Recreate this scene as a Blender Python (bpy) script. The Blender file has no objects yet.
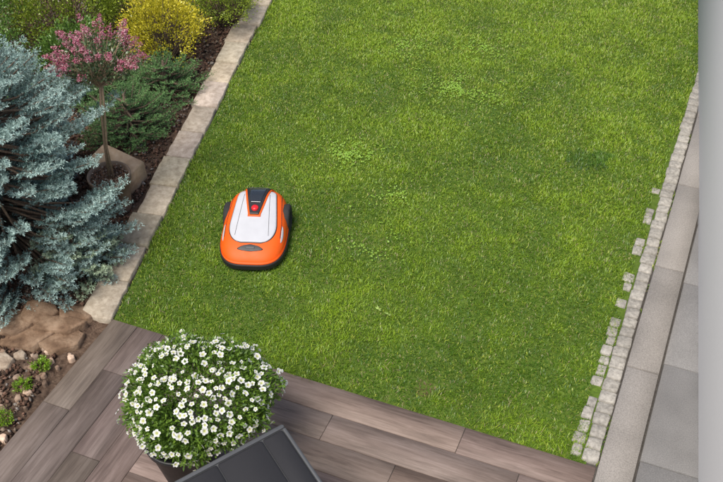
import bpy, math, numpy as np
from mathutils import Vector, Matrix
rng=np.random.default_rng(7)
scene=bpy.context.scene
scene.view_settings.view_transform='Standard'
scene.view_settings.look='None'
scene.view_settings.exposure=0

# ---------------------------------------------------------------- helpers
def link(o,parent=None):
    scene.collection.objects.link(o)
    if parent is not None: o.parent=parent
    return o
def empty(name):
    e=bpy.data.objects.new(name,None); return link(e)
def npmesh(name,V,loops,starts,C=None,mats=None,midx=None,smooth=False,uv=None):
    V=np.asarray(V,dtype=np.float32).reshape(-1,3)
    loops=np.asarray(loops,dtype=np.int32).ravel(); starts=np.asarray(starts,dtype=np.int32).ravel()
    me=bpy.data.meshes.new(name)
    me.vertices.add(len(V)); me.vertices.foreach_set('co',V.ravel())
    me.loops.add(len(loops)); me.loops.foreach_set('vertex_index',loops)
    me.polygons.add(len(starts)); me.polygons.foreach_set('loop_start',starts)
    if midx is not None: me.polygons.foreach_set('material_index',np.asarray(midx,dtype=np.int32))
    me.update(calc_edges=True)
    if C is not None:
        a=me.color_attributes.new('Col','FLOAT_COLOR','POINT')
        C=np.asarray(C,dtype=np.float32)
        if C.shape[1]==3: C=np.hstack([C,np.ones((len(C),1),dtype=np.float32)])
        a.data.foreach_set('color',C.ravel())
    if uv is not None:
        u=me.uv_layers.new(name='UVMap'); u.data.foreach_set('uv',np.asarray(uv,dtype=np.float32).ravel())
    for m in (mats or []): me.materials.append(m)
    if smooth: me.polygons.foreach_set('use_smooth',np.ones(len(starts),dtype=bool))
    return me
def quads(n,base=0,k=4):
    i=np.arange(n)[:,None]*k+np.arange(k)[None,:]
    return i.ravel()+base, np.arange(n)*k
def norm(a): return a/np.maximum(np.linalg.norm(a,axis=-1,keepdims=True),1e-9)
def rvec(n): return norm(rng.normal(size=(n,3)))
def vnoise(x,y,s,seed):
    r=np.random.default_rng(seed); T=r.random((256,256))
    X=x/s+1000.3; Y=y/s+1000.7
    xi=np.floor(X).astype(int); yi=np.floor(Y).astype(int); fx=X-xi; fy=Y-yi
    fx=fx*fx*(3-2*fx); fy=fy*fy*(3-2*fy)
    g=lambda a,b:T[a%256,b%256]
    return (g(xi,yi)*(1-fx)+g(xi+1,yi)*fx)*(1-fy)+(g(xi,yi+1)*(1-fx)+g(xi+1,yi+1)*fx)*fy

class Acc:   # accumulates polygons
    def __init__(s): s.V=[];s.L=[];s.S=[];s.C=[];s.M=[];s.U=[];s.nv=0;s.nl=0
    def add(s,V,faces,col=(1,1,1),m=0,uv=None):
        V=np.asarray(V,float).reshape(-1,3); s.V.append(V)
        col=np.asarray(col,float)
        s.C.append(np.tile(col,(len(V),1)) if col.ndim==1 else col)
        for f in faces:
            s.S.append(s.nl); s.L.extend([i+s.nv for i in f]); s.nl+=len(f); s.M.append(m)
            if uv is not None: s.U.extend([tuple(uv[i]) for i in f])
        s.nv+=len(V)
    def mesh(s,name,mats,smooth=False):
        return npmesh(name,np.vstack(s.V),s.L,s.S,np.vstack(s.C),mats,s.M,smooth,s.U if len(s.U)==len(s.L) else None)

def tube(acc,pts,rad,n=8,col=(1,1,1),m=0,cap=True):
    pts=np.asarray(pts,float); k=len(pts); rad=np.ones(k)*rad if np.isscalar(rad) else np.asarray(rad)
    V=[]
    for i in range(k):
        d=pts[min(i+1,k-1)]-pts[max(i-1,0)]; d=d/np.linalg.norm(d)
        a=np.cross(d,[0,0,1.0]) if abs(d[2])<.95 else np.cross(d,[1.0,0,0]); a/=np.linalg.norm(a); b=np.cross(d,a)
        for j in range(n):
            t=2*math.pi*j/n; V.append(pts[i]+rad[i]*(a*math.cos(t)+b*math.sin(t)))
    F=[]
    for i in range(k-1):
        for j in range(n):
            F.append([i*n+j,i*n+(j+1)%n,(i+1)*n+(j+1)%n,(i+1)*n+j])
    if cap: F.append(list(range(n))[::-1]); F.append([(k-1)*n+j for j in range(n)])
    acc.add(V,F,col,m)

def lathe(acc,prof,cx,cy,n=40,col=(1,1,1),m=0,wob=0):
    V=[];F=[]
    for (r,z) in prof:
        for j in range(n):
            t=2*math.pi*j/n; V.append((cx+r*math.cos(t),cy+r*math.sin(t),z))
    for i in range(len(prof)-1):
        for j in range(n):
            F.append([i*n+j,i*n+(j+1)%n,(i+1)*n+(j+1)%n,(i+1)*n+j])
    acc.add(V,F,col,m)

def leaves(name,P,D,L,W,C,mat,side=None,parent=None):
    n=len(P)
    if side is None: side=rvec(n)
    S=norm(np.cross(D,side)); L=np.broadcast_to(L,(n,))[:,None]; W=np.broadcast_to(W,(n,))[:,None]
    V=np.stack([P,P+D*L*.45+S*W*.5,P+D*L,P+D*L*.45-S*W*.5],axis=1)
    l,s=quads(n)
    C4=np.repeat(C,4,axis=0)
    me=npmesh(name,V,l,s,C4,[mat])
    return link(bpy.data.objects.new(name,me),parent)

# ---------------------------------------------------------------- materials
def newmat(name):
    m=bpy.data.materials.new(name); m.use_nodes=True
    nt=m.node_tree; b=nt.nodes['Principled BSDF']; return m,nt,b
def leafmat(name,trans=.35,gloss=.05,rough=.4):
    m=bpy.data.materials.new(name); m.use_nodes=True; nt=m.node_tree; N=nt.nodes; K=nt.links.new
    N.remove(N['Principled BSDF'])
    a=N.new('ShaderNodeAttribute'); a.attribute_name='Col'
    d=N.new('ShaderNodeBsdfDiffuse'); K(a.outputs['Color'],d.inputs['Color']); out=d.outputs[0]
    if trans>0:
        t=N.new('ShaderNodeBsdfTranslucent'); K(a.outputs['Color'],t.inputs['Color'])
        mx=N.new('ShaderNodeMixShader'); mx.inputs[0].default_value=trans
        K(out,mx.inputs[1]); K(t.outputs[0],mx.inputs[2]); out=mx.outputs[0]
    if gloss>0:
        g=N.new('ShaderNodeBsdfGlossy'); g.inputs['Roughness'].default_value=rough; g.inputs['Color'].default_value=(.9,.95,.9,1)
        mx=N.new('ShaderNodeMixShader'); mx.inputs[0].default_value=gloss
        K(out,mx.inputs[1]); K(g.outputs[0],mx.inputs[2]); out=mx.outputs[0]
    K(out,N['Material Output'].inputs['Surface'])
    return m
def noisemat(name,cols,scale=20,detail=8,rough=.85,bump=.3,bscale=None,attr=False,dist=.01,spots=None,spec=.3,rr=None):
    """cols: list of (pos,(r,g,b)); attr multiplies by vertex colour"""
    m,nt,b=newmat(name); N=nt.nodes
    tc=N.new('ShaderNodeTexCoord')
    n1=N.new('ShaderNodeTexNoise'); n1.inputs['Scale'].default_value=scale; n1.inputs['Detail'].default_value=detail; n1.inputs['Roughness'].default_value=.65
    nt.links.new(tc.outputs['Object'],n1.inputs['Vector'])
    cr=N.new('ShaderNodeValToRGB'); e=cr.color_ramp.elements
    while len(e)<len(cols): e.new(.5)
    for i,(p,c) in enumerate(cols): e[i].position=p; e[i].color=(*c,1)
    nt.links.new(n1.outputs['Fac'],cr.inputs['Fac']); out=cr.outputs['Color']
    if attr:
        a=N.new('ShaderNodeAttribute'); a.attribute_name='Col'
        mx=N.new('ShaderNodeMix'); mx.data_type='RGBA'; mx.blend_type='MULTIPLY'; mx.inputs[0].default_value=1
        nt.links.new(out,mx.inputs[6]); nt.links.new(a.outputs['Color'],mx.inputs[7]); out=mx.outputs[2]
    n3=N.new('ShaderNodeTexNoise'); n3.inputs['Scale'].default_value=2.3; n3.inputs['Detail'].default_value=5
    nt.links.new(tc.outputs['Object'],n3.inputs['Vector'])
    mr=N.new('ShaderNodeMapRange'); mr.inputs[1].default_value=.3; mr.inputs[2].default_value=.7; mr.inputs[3].default_value=.78; mr.inputs[4].default_value=1.12
    nt.links.new(n3.outputs['Fac'],mr.inputs[0])
    mm=N.new('ShaderNodeVectorMath'); mm.operation='SCALE'; nt.links.new(out,mm.inputs[0]); nt.links.new(mr.outputs[0],mm.inputs['Scale'])
    nt.links.new(mm.outputs[0],b.inputs['Base Color'])
    n2=N.new('ShaderNodeTexNoise'); n2.inputs['Scale'].default_value=bscale or scale*3; n2.inputs['Detail'].default_value=6
    nt.links.new(tc.outputs['Object'],n2.inputs['Vector'])
    bp=N.new('ShaderNodeBump'); bp.inputs['Strength'].default_value=bump; bp.inputs['Distance'].default_value=dist
    nt.links.new(n2.outputs['Fac'],bp.inputs['Height']); nt.links.new(bp.outputs[0],b.inputs['Normal'])
    b.inputs['Roughness'].default_value=rough; b.inputs['Specular IOR Level'].default_value=spec
    return m
def plain(name,c,rough=.4,metal=0,spec=.5,coat=0,ns=14,var=.09):
    m,nt,b=newmat(name); N=nt.nodes
    tc=N.new('ShaderNodeTexCoord'); n=N.new('ShaderNodeTexNoise'); n.inputs['Scale'].default_value=ns; n.inputs['Detail'].default_value=7
    nt.links.new(tc.outputs['Object'],n.inputs['Vector'])
    mr=N.new('ShaderNodeMapRange'); mr.inputs[3].default_value=rough*.8; mr.inputs[4].default_value=min(1,rough*1.25)
    nt.links.new(n.outputs['Fac'],mr.inputs[0]); nt.links.new(mr.outputs[0],b.inputs['Roughness'])
    m2=N.new('ShaderNodeMapRange'); m2.inputs[3].default_value=1-var; m2.inputs[4].default_value=1+var
    nt.links.new(n.outputs['Fac'],m2.inputs[0])
    v=N.new('ShaderNodeVectorMath'); v.operation='SCALE'; v.inputs[0].default_value=c; nt.links.new(m2.outputs[0],v.inputs['Scale'])
    nt.links.new(v.outputs[0],b.inputs['Base Color'])
    b.inputs['Metallic'].default_value=metal; b.inputs['Specular IOR Level'].default_value=spec; b.inputs['Coat Weight'].default_value=coat
    return m

M_grass=leafmat('grass_blade',.25,.04,.42)
M_leaf=leafmat('leaf',.25,.05,.4)
M_needle=leafmat('needle',0,.03,.5)
M_petal=leafmat('petal',.25,0)
M_soil=noisemat('soil',[(.3,(.04,.024,.016)),(.5,(.085,.055,.038)),(.7,(.15,.105,.075))],30,10,.95,.8,60,dist=.02)
M_thatch=noisemat('lawn_soil',[(.3,(.05,.09,.010)),(.55,(.09,.15,.016)),(.75,(.15,.17,.04))],25,10,.95,.8,80,dist=.02)
M_edge=noisemat('sandstone_edging',[(.25,(.24,.20,.15)),(.45,(.38,.33,.265)),(.62,(.49,.435,.36)),(.8,(.58,.52,.44))],22,12,.9,.6,70,attr=True,dist=.006)
M_kerb=noisemat('concrete_kerb',[(.3,(.17,.157,.147)),(.5,(.25,.232,.217)),(.7,(.32,.297,.278))],120,10,.9,.35,220,attr=True,dist=.003)
M_pave=noisemat('concrete_paving',[(.3,(.14,.137,.132)),(.5,(.19,.185,.178)),(.7,(.25,.242,.233))],150,10,.9,.35,260,attr=True,dist=.003)
M_cob=noisemat('granite_cobble',[(.25,(.16,.152,.14)),(.5,(.32,.307,.283)),(.75,(.47,.45,.415))],40,12,.85,.6,60,attr=True,dist=.008)
M_rock=noisemat('flagstone',[(.25,(.08,.05,.032)),(.45,(.17,.115,.075)),(.6,(.27,.20,.14)),(.8,(.38,.31,.23))],9,12,.9,.7,30,attr=True,dist=.015)
M_slab=noisemat('tan_sandstone',[(.3,(.30,.20,.12)),(.5,(.42,.30,.19)),(.7,(.50,.38,.26))],14,10,.9,.4,60,attr=True,dist=.005)
M_wall=plain('grey_render',(.41,.41,.415),.9,spec=.2,ns=60,var=.05)
M_bark=noisemat('bark',[(.3,(.07,.05,.035)),(.7,(.2,.15,.11))],60,8,.9,.6,90)
M_mulch=noisemat('mulch',[(.3,(.6,.6,.6)),(.7,(1,1,1))],60,6,.95,.4,100,attr=True)
M_potg=noisemat('clay_pot',[(.3,(.13,.095,.07)),(.7,(.22,.165,.125))],12,8,.75,.3,60,dist=.003)
M_potb=plain('black_plastic_pot',(.018,.018,.02),.4)
M_orange=plain('orange_plastic',(.74,.098,.006),.5,spec=.3)
M_white=plain('white_plastic',(.47,.48,.51),.45,spec=.3)
M_black=plain('black_plastic',(.015,.015,.017),.45)
M_glass=plain('smoked_panel',(.02,.024,.03),.12,coat=.6)
M_red=plain('red_button',(.7,.015,.02),.3)
M_rub=plain('rubber',(.02,.02,.02),.8)
M_frame=plain('grey_powder_coat',(.085,.088,.092),.5,spec=.3)
M_text=plain('dark_table_panel',(.022,.022,.025),.75,spec=.25,ns=90,var=.25)
M_joint=noisemat('joint_mortar',[(.3,(.05,.045,.04)),(.7,(.10,.09,.08))],60,6,.95,.3)

# wood-look plank tile
def plankmat():
    m,nt,b=newmat('wood_plank_tile'); N=nt.nodes; K=nt.links.new
    uv=N.new('ShaderNodeUVMap'); uv.uv_map='UVMap'
    at=N.new('ShaderNodeAttribute'); at.attribute_name='Col'
    mp=N.new('ShaderNodeMapping'); mp.inputs['Scale'].default_value=(1.6,26,1); K(uv.outputs[0],mp.inputs[0])
    n=N.new('ShaderNodeTexNoise'); n.inputs['Scale'].default_value=1.8; n.inputs['Detail'].default_value=12; n.inputs['Roughness'].default_value=.75; n.inputs['Distortion'].default_value=.7
    K(mp.outputs[0],n.inputs['Vector'])
    mp2=N.new('ShaderNodeMapping'); mp2.inputs['Scale'].default_value=(1.3,5,1); K(uv.outputs[0],mp2.inputs[0])
    n2=N.new('ShaderNodeTexNoise'); n2.inputs['Scale'].default_value=1.5; n2.inputs['Detail'].default_value=5; K(mp2.outputs[0],n2.inputs['Vector'])
    cr=N.new('ShaderNodeValToRGB'); e=cr.color_ramp.elements; e.new(.5)
    e[0].position=.36; e[0].color=(.092,.067,.055,1); e[1].position=.5; e[1].color=(.178,.134,.112,1); e[2].position=.66; e[2].color=(.275,.215,.185,1)
    ad=N.new('ShaderNodeMath'); ad.operation='MULTIPLY_ADD'; ad.inputs[1].default_value=.55
    mm=N.new('ShaderNodeMath'); mm.operation='MULTIPLY'; mm.inputs[1].default_value=.45; K(n2.outputs['Fac'],mm.inputs[0])
    K(n.outputs['Fac'],ad.inputs[0]); K(mm.outputs[0],ad.inputs[2]); K(ad.outputs[0],cr.inputs[0])
    mx=N.new('ShaderNodeMix'); mx.data_type='RGBA'; mx.blend_type='MULTIPLY'; mx.inputs[0].default_value=1
    K(cr.outputs[0],mx.inputs[6]); K(at.outputs['Color'],mx.inputs[7]); K(mx.outputs[2],b.inputs['Base Color'])
    b.inputs['Roughness'].default_value=.6; b.inputs['Specular IOR Level'].default_value=.3
    bp=N.new('ShaderNodeBump'); bp.inputs['Strength'].default_value=.3; bp.inputs['Distance'].default_value=.002
    K(n.outputs['Fac'],bp.inputs['Height']); K(bp.outputs[0],b.inputs['Normal'])
    return m
M_plank=plankmat()

# ---------------------------------------------------------------- plan frame
O=np.array([-1.74,3.818]); bdir=np.array([.9385,-.3453]); adir=np.array([-.410,-.912])
def ST(s,t): return O+bdir*s+adir*t
Binv=np.linalg.inv(np.array([bdir,adir]).T)
def toST(x,y):
    q=np.stack([x-O[0],y-O[1]]); sh=q.shape; r=Binv@q.reshape(2,-1); r=r.reshape(sh); return r[0],r[1]
def edgeX(y): return -1.74+(y-3.818)*.1774      # lawn/edging line

def box_st(acc,s0,s1,t0,t1,z0,z1,col,bev=.004,jit=0,m=0,uv=None,uvo=(0,0)):
    c=[ST(s0,t0),ST(s1,t0),ST(s1,t1),ST(s0,t1)]
    prism(acc,c,z0,z1,col,bev,jit,m,[(s0,t0),(s1,t0),(s1,t1),(s0,t1)] if uv else None,uv,uvo)
def prism(acc,c,z0,z1,col,bev=.004,jit=0,m=0,stc=None,uv=None,uvo=(0,0),tilt=0):
    c=np.array(c,float); n=len(c)
    if jit: c=c+rng.normal(0,jit,c.shape)
    cen=c.mean(0)
    d=norm(cen-c)*bev*1.4
    dz=(rng.normal(0,tilt,2) if tilt else np.zeros(2))
    def zz(p,z): return z+((p-cen)@dz)
    V=[(*p,z0) for p in c]+[(*p,zz(p,z1-bev)) for p in c]+[(*p,zz(p,z1)) for p in c+d]
    F=[]
    for k in (0,1):
        for j in range(n): F.append([k*n+j,k*n+(j+1)%n,(k+1)*n+(j+1)%n,(k+1)*n+j])
    F.append([2*n+j for j in range(n)])
    area=sum(c[i][0]*c[(i+1)%n][1]-c[(i+1)%n][0]*c[i][1] for i in range(n))
    if area<0: F=[f[::-1] for f in F]
    U=None
    if stc is not None:
        U=[]
        for k in range(3):
            for (s,t) in stc: U.append((t+uvo[0],s+uvo[1]) if uv=='t' else (s+uvo[0],t+uvo[1]))
    acc.add(V,F,col,m,U)

# ---------------------------------------------------------------- ground
def sheet(name,pts,z,mat):
    V=[(*p,z) for p in pts]; me=npmesh(name,V,list(range(len(pts))),[0],None,[mat]); return link(bpy.data.objects.new(name,me))
sheet('ground',[(-60,-60),(60,-60),(60,60),(-60,60)],-.09,M_soil)

def bedz(X,Y):
    S_,T_=toST(X,Y)
    Z=-.03+.05*vnoise(X,Y,.35,3)
    Z=np.where((S_>-.10)&(T_>-.05),-.025,Z)
    return np.where(X>edgeX(Y)-.36,np.minimum(Z,-.02),Z)
gx=np.linspace(-6,-.2,200); gy=np.linspace(-1.0,12,400); X,Y=np.meshgrid(gx,gy)
S_,T_=toST(X,Y)
Z=bedz(X,Y)+.018*vnoise(X,Y,.08,4)*np.where((S_>-.10)&(T_>-.05),0,1)
V=np.stack([X,Y,Z],-1).reshape(-1,3)
i=np.arange(399)[:,None]*200+np.arange(199)[None,:]; i=i.ravel()
Fq=np.stack([i,i+1,i+201,i+200],1)
cx=V[Fq[:,0],0]; cy=V[Fq[:,0],1]; s_,t_=toST(cx,cy)
keep=(cx<edgeX(cy)-.03)&((t_<.05)|(s_<.12))
Fq=Fq[keep]
me=npmesh('flower_bed_soil',V,Fq.ravel(),np.arange(len(Fq))*4,None,[M_soil],smooth=True); link(bpy.data.objects.new('flower_bed_soil',me))

# mulch chips / pebbles
n=44000
px=rng.uniform(-3.6,-.6,n); py=rng.uniform(1.6,9,n); s_,t_=toST(px,py)
k=(px<edgeX(py)-.265)&((s_<-.022)|(t_<-.0)); px=px[k];py=py[k];n=len(px)
P=np.stack([px,py,bedz(px,py)+.018+rng.uniform(-.01,.012,n)],1)
sz=rng.uniform(.006,.02,n)
A=rvec(n);B=norm(np.cross(A,rvec(n)));Cc=np.cross(A,B)
e=np.stack([A*1.3,B,-A*1.3,-B],1)*sz[:,None,None]
top=P+Cc*sz[:,None]*.6; bot=P-Cc*sz[:,None]*.6
V=np.concatenate([P[:,None]+e,top[:,None],bot[:,None]],1)
tri=[]
for j in range(4): tri+= [j,(j+1)%4,4, (j+1)%4,j,5]
tri=np.array(tri); L=(np.arange(n)[:,None]*6+tri[None]).ravel()
pal=np.array([(.12,.065,.042),(.20,.115,.08),(.07,.042,.03),(.26,.2,.15),(.3,.27,.24),(.22,.13,.09)])
C=pal[rng.choice(6,n,p=[.25,.22,.2,.11,.07,.15])]*rng.uniform(.7,1.25,(n,1))
me=npmesh('bark_mulch',V,L,np.arange(n*8)*3,np.repeat(C,6,0),[M_mulch]); link(bpy.data.objects.new('bark_mulch',me))

# lawn base
yt=14
lawn_poly=[(edgeX(yt)-.0,yt),tuple(O+np.array([0,0])),tuple(ST(3.30,0)),tuple(ST(3.30,-12))]
sheet('lawn_soil',lawn_poly,-.005,M_thatch)

# ---------------------------------------------------------------- grass
CLOV=[(-.1,5.64,.26,380),(.917,6.59,.36,700),(.065,4.61,.22,260),(.5,7.3,.3,360),(1.2,7.3,.3,260),(.25,5.1,.18,90)]
def grass():
    n=600000
    y=rng.uniform(2.55,9.2,n); x=rng.uniform(-1.8,4.4,n)
    s,t=toST(x,y)
    e_r=3.25+.08*(vnoise(t,t*0,.13,21)-.5)+.09*(vnoise(t,t*0,.4,22)-.5)
    e_t=-.003+.04*(vnoise(s,s*0,.1,23)-.5)
    e_l=edgeX(y)+.005-.05*(vnoise(y,y*0,.15,24)-.3)
    big=vnoise(x,y,.65,31); big2=vnoise(x,y,.28,35); med=vnoise(x+.3*y,y,.12,32); fine=vnoise(x,y,.045,33); huge=vnoise(x,y,1.6,38)
    wallx=2.006+(y-2.568)*.28+.05
    joint=(s>3.355)&(s<3.374)&(t<0)&(vnoise(t,t*0,.12,25)>.55)
    k=((s<e_r)|joint)&(t<e_t)&(x>e_l)&(x<wallx)
    dens=.5+.5*np.clip((.35*med+.35*fine+.3*big2)*1.6,0,1)
    dens*=np.where(np.hypot(x-.414,y-3.24)<.07,.35,1)
    k&=rng.random(n)<dens
    x=x[k];y=y[k];big=big[k];big2=big2[k];med=med[k];fine=fine[k];huge=huge[k];n=len(x);s=s[k];t=t[k]
    P=np.stack([x,y,np.full(n,-.006)],1)
    az=rng.uniform(0,2*np.pi,n)
    ca=vnoise(x,y,.06,41)*4*np.pi+vnoise(x,y,.6,42)*3
    lean=rng.uniform(.1,1.1,n)
    dx=.8*np.cos(az)+.35*np.cos(ca); dy=.8*np.sin(az)+.35*np.sin(ca)
    D=norm(np.stack([dx*lean,dy*lean,np.ones(n)],1))
    D2=norm(D+np.stack([dx,dy,-.35*np.ones(n)],1)*rng.uniform(.2,1.0,(n,1)))
    L=rng.uniform(.018,.038,n)*(.72+.55*med)*(1+.3*(big-.5))
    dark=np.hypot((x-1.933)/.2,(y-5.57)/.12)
    L*=np.where(dark<1,1.3,1)
    W=rng.uniform(.0026,.0048,n)
    S=np.stack([np.cos(az+1.5),np.sin(az+1.5),np.zeros(n)],1)
    b1=P-S*W[:,None]*.5; b2=P+S*W[:,None]*.5
    mid=P+D*L[:,None]*.55; m1=mid-S*W[:,None]*.45; m2=mid+S*W[:,None]*.45; tip=mid+D2*L[:,None]*.45
    V=np.stack([b1,b2,m1,m2,tip],1)
    g0=np.array([.070,.165,.010]); g1=np.array([.27,.42,.024]); g2=np.array([.46,.55,.07]); dry=np.array([.50,.44,.22])
    swath=.5+.5*np.sin((s*1.0+.25*t)*2*np.pi/.55)     # mowing passes
    cl=np.zeros(n)
    for (cx,cy,r,_) in CLOV: cl+=np.exp(-((x-cx)**2+((y-cy)/.8)**2)/(r*.8)**2)
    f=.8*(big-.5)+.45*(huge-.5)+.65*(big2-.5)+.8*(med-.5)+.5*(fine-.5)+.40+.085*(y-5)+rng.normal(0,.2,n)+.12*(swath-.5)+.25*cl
    f=np.clip(f,0,1)
    c=g0*(1-f[:,None])+g1*f[:,None]
    h=(rng.random(n)<.09+.04*(y-4.5).clip(0,3)+.1*cl)[:,None]; c=np.where(h,g2*rng.uniform(.65,1.1,(n,1)),c)
    h=(rng.random(n)<.03+.05*(med<.3)+.05*(big2<.3))[:,None]; c=np.where(h,dry*rng.uniform(.5,1.0,(n,1)),c)
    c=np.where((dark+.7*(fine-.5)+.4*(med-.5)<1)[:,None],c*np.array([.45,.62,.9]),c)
    c=np.where((np.hypot(x-.414,y-3.24)<.07)[:,None],np.array([.3,.17,.11])*rng.uniform(.5,1,(n,1)),c)
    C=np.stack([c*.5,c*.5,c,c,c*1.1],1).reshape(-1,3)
    pat=np.array([0,1,3,2,2,3,4])
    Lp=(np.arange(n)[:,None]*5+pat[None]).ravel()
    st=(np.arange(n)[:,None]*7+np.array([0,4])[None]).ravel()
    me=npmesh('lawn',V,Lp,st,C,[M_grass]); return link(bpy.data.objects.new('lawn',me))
lawn=grass()
PP=[];
for (cx,cy,r,nn) in CLOV:
    a=rng.uniform(0,6.28,nn); rr=r*np.abs(rng.normal(0,.8,nn)); x=cx+rr*np.cos(a); y=cy+rr*np.sin(a)*.8
    kk=vnoise(x,y,.09,51)>.42; PP.append(np.stack([x[kk],y[kk],rng.uniform(.014,.027,kk.sum())],1))
P=np.vstack(PP); n=len(P)
a=rng.uniform(0,6.28,n)
P3=np.repeat(P,3,0); a3=(a[:,None]+np.array([0,2.09,4.19])[None]).ravel()
D=norm(np.stack([np.cos(a3),np.sin(a3),rng.uniform(-.3,.7,n*3)],1))
C=np.array([.29,.48,.06])*rng.uniform(.7,1.25,(n*3,1))
leaves('clover',P3,D,rng.uniform(.008,.012,n*3),.009,C,M_leaf,side=np.tile([0,0,1.],(n*3,1)),parent=lawn)
Q=[];Dd=[]
for (cx,cy) in [(.19,3.86),(.12,3.9)]:
    for j in range(6):
        aa=rng.uniform(0,6.28); Q.append((cx,cy,.016)); Dd.append((math.cos(aa),math.sin(aa),rng.uniform(.1,.5)))
n=len(Q); leaves('broad_weed',np.array(Q),norm(np.array(Dd)),rng.uniform(.02,.04,n),.015,np.array([.36,.50,.12])*rng.uniform(.7,1.1,(n,1)),M_leaf,side=np.tile([0,0,1.],(n,1)),parent=lawn)

# ---------------------------------------------------------------- edging stones (left)
acc=Acc(); d=norm(np.array([.1774,1.0])); nrm=np.array([-d[1],d[0]]); p=O+d*(-.02); L0=0
while L0<9:
    l=rng.uniform(.33,.40); w=.228+rng.uniform(-.016,.016); off=rng.normal(.008,.008)
    a0=p+d*L0+nrm*off; a1=a0+d*(l-.012)
    g=rng.uniform(.85,1.1); col=np.array([g,g*rng.uniform(.95,1.0),g*rng.uniform(.88,.99)])
    def mp_(A_,B_,k=4): return [A_+(B_-A_)*q/k+(rng.normal(0,.003,2) if q else 0) for q in range(k)]
    q0,q1,q2,q3=a0,a0+nrm*w,a1+nrm*w,a1
    prism(acc,mp_(q0,q1)+mp_(q1,q2,6)+mp_(q2,q3)+mp_(q3,q0,6),-.06,.028+rng.normal(0,.004),col,.005,.0015,tilt=.015)
    L0+=l
link(bpy.data.objects.new('stone_edging',acc.mesh('stone_edging',[M_edge])))

# cobbles (right)
acc=Acc()
def cob(s0,s1,t0,t1,z):
    g=rng.uniform(.8,1.1); cs=(s1-s0); ct=(t1-t0); q=rng.uniform(.07,.13)
    pts=[(s0+cs*q,t0),(s1-cs*q,t0),(s1,t0+ct*q),(s1,t1-ct*q),(s1-cs*q,t1),(s0+cs*q,t1),(s0,t1-ct*q),(s0,t0+ct*q)]
    prism(acc,[ST(*u) for u in pts],-.05,z,np.array([g,g*.985,g*.95]),.006,.002,tilt=.05)
t=-.03
while t>-8:
    l=rng.uniform(.085,.11); cob(3.264+rng.normal(0,.004),3.360+rng.normal(0,.002),t,t-l+.010,.021+rng.normal(0,.004)); t-=l
t=-.05
while t>-8:
    l=rng.uniform(.08,.105)
    pr=max(0.0,min(1.0,1.15+t*.35))
    if rng.random()<pr: cob(3.188+rng.normal(0,.008),3.255,t,t-l+.012,.014-.008*(1-pr)+rng.normal(0,.003))
    t-=l
link(bpy.data.objects.new('cobblestone_edging',acc.mesh('cobblestone_edging',[M_cob])))

# kerb
acc=Acc()
edges=[2.4,1.38,.38,-.62,-1.62,-2.62,-3.62,-4.62,-5.62,-6.6]
off=.20
for i in range(len(edges)-1):
    g=rng.uniform(.92,1.06); box_st(acc,3.372,3.578,edges[i]-off-.004,edges[i+1]-off+.004,-.1,.034+rng.normal(0,.0015),np.array([g,g,g*.98]),.005)
link(bpy.data.objects.new('concrete_kerb',acc.mesh('concrete_kerb',[M_kerb])))
acc=Acc()
for j,s0 in enumerate([3.592,4.19,4.79]):
    t=2.4+(.4 if j%2 else 0)-.14
    while t>-8:
        g=rng.uniform(.88,1.08); box_st(acc,s0+.003,s0+.594,t,t-.794,-.08,.012+rng.normal(0,.0015),np.array([g,g,g*1.01]),.004); t-=.8
link(bpy.data.objects.new('pavement',acc.mesh('pavement',[M_pave])))
sheet('pavement_bedding',[tuple(ST(3.30,3)),tuple(ST(5.4,3)),tuple(ST(5.4,-9)),tuple(ST(3.30,-9))],-.012,M_joint)

# rendered wall
w0=np.array([2.006,2.568]); wd=norm(np.array([1.588,5.67])); wn=np.array([wd[1],-wd[0]])
acc=Acc(); a0=w0-wd*1.6; a1=w0+wd*9
prism(acc,[a0,a0+wn*.24,a1+wn*.24,a1],-.1,.95,(1,1,1),.006)
link(bpy.data.objects.new('grey_garden_wall',acc.mesh('grey_garden_wall',[M_wall])))

# ---------------------------------------------------------------- deck
acc=Acc()
def pcol(k=1.0):
    g=rng.uniform(.74,1.12)*k; return np.array([g,g*rng.uniform(.95,1.02),g*rng.uniform(.92,1.04)])
W=.2
for i in range(4):
    first=[.75,.40,1.0,.6][i]; tt=0; l=first
    while tt<4:
        c=pcol(.92)*np.array([.96,1.0,1.04])
        box_st(acc,i*W+.002,(i+1)*W-.002,tt+.002,tt+l-.002,-.05,.012,c,.0015,uv='t',uvo=(rng.uniform(0,50),rng.uniform(0,50)))
        tt+=l; l=1.2
for j in range(20):
    ss=.8; l=[1.75,.95,.25,.75][j%4]
    while ss<3.36:
        e=min(ss+l,3.362)
        if e-ss>.03:
            box_st(acc,ss+.002,e-.002,j*W+.002,(j+1)*W-.002,-.05,.012,pcol(),.0015,uv='s',uvo=(rng.uniform(0,50),rng.uniform(0,50)))
        ss=e; l=1.2
        if ss>=3.36: break
link(bpy.data.objects.new('wood_plank_terrace',acc.mesh('wood_plank_terrace',[M_plank])))
sheet('terrace_bedding',[tuple(ST(.0,.0)),tuple(ST(3.37,0)),tuple(ST(3.37,4.1)),tuple(ST(.0,4.1))],.004,M_joint)

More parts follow.
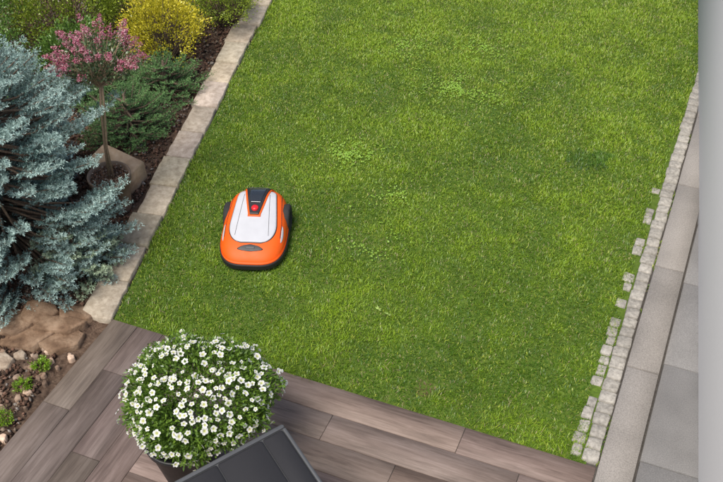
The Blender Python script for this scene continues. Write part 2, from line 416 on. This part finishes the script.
# ---------------------------------------------------------------- conifers
def needles(name,P0,D,L,C,per,nl,nw,parent,mat=M_needle,spread=.9):
    n=len(P0); idx=np.repeat(np.arange(n),per); m=len(idx)
    f=rng.random(m); p=P0[idx]+D[idx]*(L[idx]*f)[:,None]
    r=rvec(m); r=norm(r-D[idx]*np.sum(r*D[idx],1,keepdims=True))
    nd=norm(D[idx]*rng.uniform(.35,.9,(m,1))+r*spread)
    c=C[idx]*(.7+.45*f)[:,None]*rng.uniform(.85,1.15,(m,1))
    return leaves(name,p,nd,rng.uniform(.7,1.15,m)*nl,nw,c,mat,parent=parent)
def conifer(name,cen,prof,H,nb,lat,shoot,per,nl,nw,c0,c1,cull=None,droop=0.1,zmin=.05,sides=9):
    root=empty(name); cen=np.array([cen[0],cen[1],0.0])
    acc=Acc(); tube(acc,[(cen[0],cen[1],-.05),(cen[0],cen[1],H*.5),(cen[0]+.01,cen[1],H*.97)],[.05,.035,.006],10)
    SP=[];SD=[];SL=[];SC=[]
    for i in range(nb):
        q=(i+.5)/nb; z=zmin+(H-zmin)*(1-(1-q)**.75)*1.0
        az=i*2.39996+rng.normal(0,.2)
        R=prof(z/H,az)*rng.uniform(.82,1.07)
        e=cen+np.array([R*math.cos(az),R*math.sin(az),z])
        if cull is not None:
            tries=0
            while cull(e) and tries<14:
                R*=.93; e=cen+np.array([R*math.cos(az),R*math.sin(az),z]); tries+=1
        zr=max(.03,z-.25*R-rng.uniform(0,.1)); b=np.array([cen[0],cen[1],zr])
        d=e-b; Lb=np.linalg.norm(d); d/=Lb
        midp=b+d*Lb*.6+np.array([0,0,-droop*R])
        tube(acc,[b,midp,e],[.012,.008,.003],5,cap=False)
        bc=rng.uniform(0,1)
        up=np.array([0,0,1.]); s1=np.cross(d,up); s1/=np.linalg.norm(s1)+1e-9; upn=np.cross(s1,d)
        dd=e-midp; l2=np.linalg.norm(dd); dd/=l2
        ll=min(lat,Lb*.95)
        for k in range(sides):
            f=k/(sides-1); pp=e-dd*ll*(1-f)
            wl=shoot*(1.25-.55*f)*rng.uniform(.8,1.2)
            for sg in (-1,1):
                v=norm(dd*.75+s1*sg*rng.uniform(.6,1)+upn*rng.uniform(-.1,.45))
                SP.append(pp);SD.append(v);SL.append(wl);SC.append((bc,f))
                if wl>shoot*.7:
                    for g2 in (-1,1):
                        v2=norm(v*.8+dd*g2*.5+upn*rng.uniform(0,.5)); SP.append(pp+v*wl*rng.uniform(.35,.7));SD.append(v2);SL.append(wl*.55);SC.append((bc,min(1,f+.15)))
            if k%2==0: 
                v=norm(dd+upn*rng.uniform(.4,1.1)); SP.append(pp);SD.append(v);SL.append(wl*.7);SC.append((bc,f))
        SP.append(e-dd*shoot*.2);SD.append(dd);SL.append(shoot*1.1);SC.append((bc,1))
    SP=np.array(SP);SD=np.array(SD);SL=np.array(SL);SC=np.array(SC)
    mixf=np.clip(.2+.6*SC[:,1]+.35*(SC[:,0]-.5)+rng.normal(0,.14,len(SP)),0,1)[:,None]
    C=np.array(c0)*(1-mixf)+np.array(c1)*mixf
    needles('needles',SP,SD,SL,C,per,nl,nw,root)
    link(bpy.data.objects.new('trunk_and_branches',acc.mesh('b',[M_bark])),root)
    return root
def prof_sp(f,az):
    base=.99*(1-f**3.0)**.6
    return base*(1+.07*math.sin(3*az+1)+.05*math.sin(7*az+f*9))
def cull_sp(e):
    return (e[0]>-2.33-.05*math.sin(e[2]*20) and 4.50<e[1]<5.7 and e[2]<1.0)
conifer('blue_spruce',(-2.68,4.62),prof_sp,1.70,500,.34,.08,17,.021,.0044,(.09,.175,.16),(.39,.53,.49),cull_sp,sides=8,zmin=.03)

def prof_j(f,az): return .42*(1-f**2)**.5*(1+.15*math.sin(5*az))
for (c,h,r,nb,) in [((-2.02,5.95),.42,1.0,80),((-1.80,6.55),.36,.85,60),((-2.35,6.45),.5,1.0,70)]:
    conifer('juniper',c,lambda f,az,r=r:prof_j(f,az)*r,h,nb,.22,.07,20,.011,.004,(.03,.085,.035),(.16,.30,.10),None,sides=6,zmin=.06)
def prof_s(f,az): return .34*(1-f**2.5)**.5
conifer('dwarf_pine',(-2.08,4.30),prof_s,.40,50,.2,.06,20,.016,.004,(.12,.20,.12),(.42,.52,.36),None,sides=5,zmin=.05)

# ---------------------------------------------------------------- leafy bushes
def bush(name,cen,semi,ncl,per,cr,ll,lw,cols,up=.4,stems=True,mat=M_leaf,zf=-.3,extra=None):
    root=empty(name); cen=np.array(cen,float); semi=np.array(semi,float)
    u=rvec(ncl); u=u[u[:,2]>zf]; k=len(u)
    f=rng.uniform(.62,1.08,k); az=np.arctan2(u[:,1],u[:,0])
    f*=1+.10*np.sin(4*az+u[:,2]*5)
    cc=cen+u*semi*f[:,None]
    idx=np.repeat(np.arange(k),per); m=len(idx)
    o=norm(u[idx]+np.array([0,0,up])+rng.normal(0,.55,(m,3)))
    P=cc[idx]+rng.normal(0,cr,(m,3))
    P[:,2]=np.maximum(P[:,2],.02)
    cl=rng.random(k)
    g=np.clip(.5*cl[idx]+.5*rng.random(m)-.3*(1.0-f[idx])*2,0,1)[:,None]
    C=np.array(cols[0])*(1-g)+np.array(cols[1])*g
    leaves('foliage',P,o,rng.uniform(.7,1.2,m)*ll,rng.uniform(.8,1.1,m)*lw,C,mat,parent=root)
    if stems:
        acc=Acc()
        for j in range(0,k,max(1,k//60)):
            b=np.array([cen[0]+rng.normal(0,.02),cen[1]+rng.normal(0,.02),max(0.0,cen[2]-semi[2]*.9)])
            tube(acc,[b,(b+cc[j])/2+[0,0,.02],cc[j]],[.007,.005,.002],5,cap=False)
        link(bpy.data.objects.new('stems',acc.mesh('s',[M_bark])),root)
    return root,cc,u
yel=((.36,.34,.02),(.86,.74,.06)); gr=((.05,.11,.02),(.18,.32,.05)); lg=((.14,.22,.02),(.42,.50,.06))
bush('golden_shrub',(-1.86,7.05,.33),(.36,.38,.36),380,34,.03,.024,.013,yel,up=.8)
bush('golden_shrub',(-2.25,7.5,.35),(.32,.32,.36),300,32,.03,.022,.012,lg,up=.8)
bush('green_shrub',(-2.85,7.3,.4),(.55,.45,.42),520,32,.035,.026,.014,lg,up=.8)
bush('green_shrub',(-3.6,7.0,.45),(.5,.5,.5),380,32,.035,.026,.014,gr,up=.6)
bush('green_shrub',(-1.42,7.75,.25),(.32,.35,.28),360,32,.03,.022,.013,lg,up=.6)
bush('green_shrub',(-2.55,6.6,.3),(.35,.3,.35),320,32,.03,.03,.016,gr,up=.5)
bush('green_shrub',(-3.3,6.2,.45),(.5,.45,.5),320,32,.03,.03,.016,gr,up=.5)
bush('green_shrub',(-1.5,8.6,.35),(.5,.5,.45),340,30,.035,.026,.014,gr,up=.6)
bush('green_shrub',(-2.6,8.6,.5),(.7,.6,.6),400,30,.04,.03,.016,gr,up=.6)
for (x,y,r) in [(-2.127,3.404,.05),(-2.196,3.243,.05),(-2.254,3.0,.055),(-2.45,3.15,.06)]:
    bush('ground_cover_tuft',(x,y,.03),(r,r,r*.7),60,16,.008,.016,.006,((.12,.24,.01),(.32,.52,.04)),up=.6,stems=False)

# ---------------------------------------------------------------- flagstones
def rock(acc,x,y,r,h,sx=1,rot=0,z=0,col=(1,1,1),til=.1,bev=.007):
    k=int(rng.integers(5,8)); a=np.arange(k)/k*6.28+rng.uniform(-.3,.3,k)
    rr=r*rng.uniform(.75,1.15,k); c=np.stack([rr*np.cos(a)*sx,rr*np.sin(a)],1)
    c2=[]
    for i in range(k):
        A_=c[i];B_=c[(i+1)%k]
        for q in range(4): c2.append(A_+(B_-A_)*q/4+rng.normal(0,r*.018,2))
    c=np.array(c2)
    R=np.array([[math.cos(rot),-math.sin(rot)],[math.sin(rot),math.cos(rot)]]); c=c@R.T+[x,y]
    prism(acc,c,z-.06,z+h,np.array(col)*rng.uniform(.8,1.2),bev,0,tilt=til)
acc=Acc()
for a in [(-2.03,3.63,.12,.035,1.5,.25,.0),(-2.30,3.68,.13,.03,1.6,-.1,.0),(-2.62,3.62,.15,.035,1.4,.2,.0),(-2.00,3.86,.10,.045,1.5,.2,.0),(-2.25,3.85,.11,.05,1.5,-.1,.02),(-2.08,3.74,.09,.03,1.8,.1,.04),(-2.9,3.55,.15,.04,1.4,.1,.0),(-2.5,3.82,.12,.05,1.4,.4,.0),(-2.37,3.74,.09,.03,1.4,.5,.035)]:
    rock(acc,*a,col=(.9,.83,.78),til=.13)
rock(acc,-2.42,3.44,.08,.05,1.2,.4,col=(1.9,2.2,2.5)); rock(acc,-2.3,3.5,.04,.03,1.2,.4,col=(1.7,1.9,2.1)); rock(acc,-2.5,3.3,.06,.03,1.3,.9,col=(1.6,1.7,1.8))
link(bpy.data.objects.new('flagstone_border',acc.mesh('flagstone_border',[M_rock])))
acc=Acc()
for i in range(160):
    x=rng.uniform(-2.9,-1.95);y=rng.uniform(2.4,3.65);s,t=toST(np.array([x]),np.array([y]))
    if s[0]<-.05: rock(acc,x,y,rng.uniform(.010,.028),.02,1.2,rng.uniform(0,3),.0,col=np.array((1.3,1.3,1.4))*rng.uniform(.6,1.5),bev=.004)
link(bpy.data.objects.new('pebbles',acc.mesh('pebbles',[M_rock])))
acc=Acc(); prism(acc,[(-.21,-.10),(.18,-.12),(.20,.13),(-.19,.14)],0,.26,(1,1,1),.012,.004)
o=link(bpy.data.objects.new('sandstone_block',acc.mesh('sandstone_block',[M_slab])))
o.location=(-2.0,5.30,-.02); o.rotation_euler=(math.radians(10),math.radians(9),math.radians(-24))

# ---------------------------------------------------------------- pink standard shrub in pot
root=empty('potted_lilac_standard'); px,py=-1.94,4.97
acc=Acc(); lathe(acc,[(0,0.0),(.105,0.0),(.115,.02),(.15,.30),(.163,.305),(.166,.35),(.16,.356),(.148,.35),(.143,.30),(0,.30)],px,py,48)
link(bpy.data.objects.new('pot',acc.mesh('pot',[M_potg],True)),root)
acc=Acc(); lathe(acc,[(.1455,.303),(.1,.318),(0,.325)],px,py,40)
link(bpy.data.objects.new('potting_soil',acc.mesh('ps',[M_soil],True)),root)
n=900;a=rng.uniform(0,6.28,n);r=.14*np.sqrt(rng.random(n));P=np.stack([px+r*np.cos(a),py+r*np.sin(a),.325+rng.uniform(-.005,.01,n)],1)
leaves('soil_chips',P,rvec(n),.018,.012,pal[rng.choice(6,n)]*1.2,M_mulch,parent=root)
tp=np.array([-1.85,5.03,1.12])
acc=Acc()
tube(acc,[(px+.0,py,.3),(px+.025,py+.01,.6),(px+.055,py+.04,.9),tp],[.012,.011,.010,.010],8)
tube(acc,[(px+.035,py-.01,.3),(px+.045,py-.005,.62),(px+.085,py+.035,.92),tp+[.015,0,0]],[.009,.008,.008,.008],8)
cc0=np.array([-1.845,5.10,1.30]); tips=[]
for i in range(80):
    u=rvec(1)[0]; u[2]=abs(u[2])*.9-.15; u/=np.linalg.norm(u)
    e=cc0+u*np.array([.32,.29,.24])*rng.uniform(.65,1.08); tips.append((e,u))
    m_=(tp+e)/2+rng.normal(0,.02,3); tube(acc,[tp,m_,e],[.005,.0035,.0015],5,cap=False)
link(bpy.data.objects.new('trunk',acc.mesh('t',[noisemat('lilac_bark',[(.3,(.26,.18,.11)),(.7,(.45,.34,.23))],60,6)])),root)
E=np.array([t[0] for t in tips]);Uu=np.array([t[1] for t in tips])
idx=np.repeat(np.arange(80),26); f=rng.uniform(.35,1,len(idx))[:,None]
P=tp*(1-f)+E[idx]*f+rng.normal(0,.022,(len(idx),3)); 
C=np.array([.08,.12,.05])*rng.uniform(.6,1.6,(len(idx),1))
leaves('leaves',P,norm(Uu[idx]+rng.normal(0,.7,(len(idx),3))),rng.uniform(.02,.034,len(idx)),.016,C,M_leaf,parent=root)
idx=np.repeat(np.arange(80),55); m=len(idx); h=rng.random(m)
P=E[idx]+Uu[idx]*(h*.07-.02)[:,None]+np.array([0,0,.02])+rvec(m)*((1-h)*.026+.006)[:,None]
cp=np.array([(.46,.13,.20),(.62,.29,.36),(.30,.05,.10),(.74,.48,.50)])[rng.choice(4,m,p=[.34,.3,.2,.16])]*rng.uniform(.8,1.12,(m,1))
P2=np.repeat(P,2,0); leaves('blossom',P2,rvec(m*2),.010,.007,np.repeat(cp,2,0),M_petal,parent=root)

# ---------------------------------------------------------------- white flower ball
root=empty('potted_white_petunia'); px,py=-1.03,2.63
acc=Acc(); lathe(acc,[(0,.012),(.135,.012),(.14,.03),(.19,.40),(.205,.405),(.207,.44),(.2,.445),(.185,.44),(.18,.41),(0,.41)],px,py,48)
link(bpy.data.objects.new('pot',acc.mesh('pot',[M_potb],True)),root)
cen=np.array([-.905,2.745,.64]); semi=np.array([.42,.37,.25])
def shape(u):
    az=np.arctan2(u[:,1],u[:,0]); return 1+.05*np.sin(3*az+1)+.05*np.sin(6*az+4*u[:,2])+.04*np.sin(11*az)
n=24000; u=rvec(n); u=u[u[:,2]>-.85]; n=len(u); f=rng.uniform(.55,1.0,n)**.6
P=cen+u*semi*(f*shape(u))[:,None]+rng.normal(0,.010,(n,3))
g=rng.random((n,1)); C=(np.array([.05,.11,.015])*(1-g)+np.array([.20,.33,.04])*g)
D=norm(u+rng.normal(0,.6,(n,3))+[0,0,.2])
leaves('foliage',P,D,rng.uniform(.018,.032,n),.012,C,M_leaf,parent=root)
cand=rvec(6000); cand=cand[cand[:,2]>-.6]; ch=[]; PQ=np.zeros((0,3)); PR=np.zeros(0)
for c in cand:
    pc=cen+c*semi*1.03
    if c[1]>.3 and c[2]<0 : continue
    if len(PQ)==0 or np.all(np.linalg.norm(PQ-pc,axis=1)>PR):
        r_=rng.choice([.022,.030,.038,.055]); ch.append((pc,r_,c)); PQ=np.vstack([PQ,pc]); PR=np.append(PR,r_)
    if len(ch)>=560: break
acc=Acc()
for (pc,_,c) in ch:
    if rng.random()<.1: continue
    nn=norm(c/semi*.4+rng.normal(0,.4,3)+np.array([0,-.15,.3])); 
    a=norm(np.cross(nn,rvec(1)[0])); b=np.cross(nn,a)
    pc=cen+(pc-cen)*shape(c[None])[0]*rng.uniform(.94,1.06)
    R=rng.uniform(.013,.023); ph=rng.uniform(0,6.28); V=[pc-nn*R*.35];F=[];w=rng.uniform(.68,.8)
    cl=[(.35,.38,.06)]
    K=20; sq=rng.uniform(.75,1.0)
    for ring,(rf,hz) in enumerate([(.2,-.12),(.6,.02),(1,.0)]):
        for j in range(K):
            t=2*math.pi*j/K; pet=abs(math.cos(2.5*(t)))**.5
            rr=R*rf*(1 if ring<2 else (.74+.28*pet)); 
            zz=R*(hz+ (0.14*math.cos(5*t+ph) if ring==2 else 0))
            V.append(pc+rr*(a*math.cos(t+ph)+b*sq*math.sin(t+ph))+nn*zz)
            cl.append((.5,.52,.2) if ring==0 else (w,w,w*.97))
    for j in range(K): F.append([0,1+j,1+(j+1)%K])
    for r_ in (0,1):
        for j in range(K): F.append([1+r_*K+j,1+(r_+1)*K+j,1+(r_+1)*K+(j+1)%K,1+r_*K+(j+1)%K])
    acc.add(V,F,np.array(cl))
link(bpy.data.objects.new('flowers',acc.mesh('fl',[M_petal],True)),root)

# ---------------------------------------------------------------- table
root=empty('garden_table')
ang=math.radians(213); d1=np.array([math.cos(ang),math.sin(ang),0]); d2=np.array([-d1[1],d1[0],0])
C0=np.array([-.415,2.492,0.]); LW,LD=1.5,.95
def TP(a,b,z): return C0+d1*a+d2*b+np.array([0,0,z])
acc=Acc()
def rrect(a0,a1,b0,b1,r,k=6):
    pts=[]
    for (cx,cy,s) in [(a1-r,b1-r,0),(a0+r,b1-r,1),(a0+r,b0+r,2),(a1-r,b0+r,3)]:
        for j in range(k+1):
            t=math.pi/2*(s+j/k); pts.append((cx+r*math.cos(t),cy+r*math.sin(t)))
    return pts
def slab(acc,pts,z0,z1,bev,m):
    c=[TP(a,b,0)[:2] for a,b in pts]; prism(acc,c,z0,z1,(1,1,1),bev,0,m)
slab(acc,rrect(0,LW,0,LD,.03),.705,.733,.004,0)          # frame
def rail(a0,a1,b0,b1): slab(acc,rrect(a0,a1,b0,b1,.008,3),.730,.745,.004,0)
rail(0.001,LW-.001,0.001,.022); rail(0.001,LW-.001,LD-.022,LD-.001); rail(.001,.018,.024,LD-.024); rail(LW-.018,LW-.001,.024,LD-.024)
x=.022; ws=[.12]+[.26]*4+[.26]
for w in ws:
    e=min(x+w,LW-.022)
    if e-x>.02: slab(acc,rrect(x,e-.005,.026,LD-.026,.012,3),.730,.743,.006,1)
    x+=w
for a in (.05,LW-.05):
    for b in (.05,LD-.05):
        p=TP(a,b,0); tube(acc,[(p[0],p[1],.012),(p[0],p[1],.705)],.022,12,m=0)
link(bpy.data.objects.new('table_top_and_legs',acc.mesh('tb',[M_frame,M_text])),root)

# ---------------------------------------------------------------- robot mower
root=empty('robotic_lawn_mower')
AX,BY,PW=.247,.36,3.7
def outline_n(x,y): return (abs(x/ax_at(y))**PW+abs(y/BY)**PW)**(1/PW)
def ax_at(y): return AX*(1-.11*max(0,y/BY)**1.5-.08*max(0,-y/BY)**4)
def Ht(y):
    v=(y+BY)/(2*BY)
    return .128+.135*min(1,v*1.35)**.8-.03*max(0,v-.8)*3
def Hh(x,y):
    r=min(.9999,outline_n(x,y)); cr=1-.08*(x/AX)**2
    return .075+(Ht(y)*cr-.075)*(1-r**6.5)**.5
def shell(mat,scale,z0,fn,name,rings=30,seg=120,bottom=True):
    V=[];F=[]
    rs=[ (1-(1-k/rings)**1.9) for k in range(rings+1)]
    for r in rs[1:]:
        for j in range(seg):
            t=2*math.pi*j/seg; ct,st=math.cos(t),math.sin(t)
            q=(abs(ct)**PW+abs(st)**PW)**(-1/PW)
            y=q*st*BY*r; x=q*ct*r*ax_at(y)
            V.append((x*scale,y*scale,fn(x,y) if r<.9999 else z0+.03))
    V.append((0,0,fn(0,0)))
    ci=len(V)-1
    nr=rings
    for k in range(nr-1):
        for j in range(seg): F.append([k*seg+j,(k+1)*seg+j,(k+1)*seg+(j+1)%seg,k*seg+(j+1)%seg])
    for j in range(seg): F.append([ci,j,(j+1)%seg])
    b0=len(V)
    for j in range(seg):
        x,y,z=V[(nr-1)*seg+j]; V.append((x,y,z0))
    for j in range(seg): F.append([(nr-1)*seg+j,b0+j,b0+(j+1)%seg,(nr-1)*seg+(j+1)%seg])
    acc=Acc(); acc.add(V,F); return link(bpy.data.objects.new(name,acc.mesh(name,[mat],True)),root)
shell(M_orange,1.0,.07,Hh,'orange_body_shell')
shell(M_black,1.03,.03,lambda x,y:.075,'black_chassis')
def patch(name,mat,y0,y1,xl,xr,off,n1=40,n2=24,skirt=.012,thick=True):
    V=[];F=[]
    for i in range(n1+1):
        y=y0+(y1-y0)*i/n1
        for j in range(n2+1):
            x=xl(y)+(xr(y)-xl(y))*j/n2; V.append((x,y,Hh(x,y)+off))
    w=n2+1
    for i in range(n1):
        for j in range(n2): F.append([i*w+j,i*w+j+1,(i+1)*w+j+1,(i+1)*w+j])
    bd=[j for j in range(w)]+[i*w+n2 for i in range(1,n1+1)]+[n1*w+j for j in range(n2-1,-1,-1)]+[i*w for i in range(n1-1,0,-1)]
    b0=len(V)
    for b in bd: V.append((V[b][0],V[b][1],V[b][2]-skirt))
    k=len(bd)
    for q in range(k): F.append([bd[q],b0+q,b0+(q+1)%k,bd[(q+1)%k]])
    acc=Acc(); acc.add(V,F); me=acc.mesh(name,[mat],False)
    me.polygons.foreach_set('use_smooth',np.array([True]*(n1*n2)+[False]*k)); 
    return link(bpy.data.objects.new(name,me),root)
def hw(y):
    v=(y+.225)/(.225+.25); v=min(1,max(0,v))
    front=math.sqrt(max(0,1-(1-min(1,v/.34))**2))
    rear=math.sqrt(max(0,1-(1-min(1,(1-v)/.08))**2))
    return (.184-.046*v**1.3)*(.38+.62*front)*(.78+.22*rear)
patch('hood_gap',M_black,-.230,.256,lambda y:-hw(y)-.005,lambda y:hw(y)+.005,.0025,60,30)
patch('white_hood',M_white,-.225,.25,lambda y:-hw(y),hw,.008,60,30)
# pressed panel lines on the hood
for sg in (-1,1):
    nm='hood_crease' if sg<0 else 'hood_crease.001'
    g_=lambda y:.125-.03*max(0,(y+.18)/.4)
    if sg<0: patch(nm,M_frame,-.17,.20,lambda y:-g_(y)-.0015,lambda y:-g_(y)+.0015,.0092,40,2,.003)
    else: patch(nm,M_frame,-.17,.20,lambda y:g_(y)-.0015,lambda y:g_(y)+.0015,.0092,40,2,.003)
def cw(y):
    v=(y-.01)/(.325-.01); return .034+.066*min(1,max(0,v))**.9
patch('hatch_surround',M_orange,-.012,.334,lambda y:-cw(y)-.014,lambda y:cw(y)+.014,.013,30,14)
patch('control_hatch',M_black,.002,.326,lambda y:-cw(y),cw,.020,30,14)
patch('display_window',M_glass,.105,.265,lambda y:-cw(y)*.74,lambda y:cw(y)*.74,.024,20,10)
patch('display_frame',M_frame,.272,.298,lambda y:-cw(y)*.8,lambda y:cw(y)*.8,.023,4,10)
acc=Acc(); zb=Hh(0,.055)+.018; lathe(acc,[(.027,zb-.01),(.027,zb+.008),(.023,zb+.014),(0,zb+.016)],0,.055,28)
link(bpy.data.objects.new('stop_button',acc.mesh('sb',[M_red],True)),root)
def vw(y): 
    v=(y+.290)/.046; v=min(1,max(0,v)); return .098*(1-.75*abs(v-.35)*1.0)*math.sqrt(max(.02,1-(2*v-1)**4))
patch('front_badge_recess',M_black,-.292,-.242,lambda y:-vw(y),vw,.004,12,24)
patch('front_badge',M_frame,-.273,-.259,lambda y:-.034,lambda y:.034,.0065,4,8)
for sg in (-1,1):
    nm='shoulder_groove' if sg<0 else 'shoulder_groove.001'
    if sg<0: patch(nm,M_black,-.16,.27,lambda y:-(.2105-.028*max(0,(y+.05)/.3)),lambda y:-(.2065-.028*max(0,(y+.05)/.3)),.0015,40,2,.004)
    else: patch(nm,M_black,-.16,.27,lambda y:(.2065-.028*max(0,(y+.05)/.3)),lambda y:(.2105-.028*max(0,(y+.05)/.3)),.0015,40,2,.004)
for sg in (-1,1):
    if sg>0: patch('side_reflector',M_white,-.19,-.05,lambda y:.213,lambda y:.213+.014*math.sqrt(max(0,1-((y+.12)/.071)**2)),.004,16,4)
    else: patch('side_reflector.001',M_white,-.19,-.05,lambda y:-.213-.014*math.sqrt(max(0,1-((y+.12)/.071)**2)),lambda y:-.213,.004,16,4)
acc=Acc()
for sg in (-1,1):
    cx,cy,cz,R=sg*.224,.12,.10,.108
    n=44;prof=[(.0,-.03),(.6,-.03),(.93,-.028),(1,-.018),(1,.018),(.93,.028),(.6,.03),(.55,.018),(0,.018)]
    V=[];F=[]
    for (r,o_) in prof:
        for j in range(n):
            t=2*math.pi*j/n; rr=R*r*(1.03 if (j%4<2 and r>=1) else 1.0)
            V.append((cx+o_*sg,cy+rr*math.cos(t),cz+rr*math.sin(t)))
    for i in range(len(prof)-1):
        for j in range(n): F.append([i*n+j,i*n+(j+1)%n,(i+1)*n+(j+1)%n,(i+1)*n+j])
    acc.add(V,F)
for sg in (-1,1):
    tube(acc,[(sg*.13-.018,-.25,.04),(sg*.13+.018,-.25,.04)],.04,20)
link(bpy.data.objects.new('wheels',acc.mesh('wh',[M_rub])),root)
root.location=(-.803,4.635,.004); root.rotation_euler=(0,0,math.radians(-3))

# ---------------------------------------------------------------- light
el,az=math.radians(64),math.radians(-145)     # az measured from +Y clockwise
w=bpy.data.worlds.new('World'); scene.world=w; w.use_nodes=True; nt=w.node_tree
bg=nt.nodes['Background']; sky=nt.nodes.new('ShaderNodeTexSky'); sky.sky_type='NISHITA'; sky.sun_disc=False
sky.sun_elevation=el; sky.sun_rotation=az; sky.air_density=1.0; sky.dust_density=4; sky.ozone_density=.4
nt.links.new(sky.outputs[0],bg.inputs[0]); bg.inputs[1].default_value=.15
sl=bpy.data.lights.new('sun','SUN'); sl.energy=3.6; sl.angle=math.radians(26); sl.color=(1,.955,.88)
so=link(bpy.data.objects.new('sun',sl)); 
sd=Vector((math.sin(az)*math.cos(el),math.cos(az)*math.cos(el),math.sin(el)))
so.rotation_euler=(-sd).to_track_quat('-Z','Y').to_euler(); so.location=(-4,-6,10)

# ---------------------------------------------------------------- camera
cd=bpy.data.cameras.new('camera'); cam=link(bpy.data.objects.new('camera',cd))
cam.location=(0,0,4.6); cam.rotation_euler=(math.radians(45),0,0)
cd.sensor_width=36; cd.lens=850/723*36; cd.clip_end=300; cd.clip_start=.05
scene.camera=cam
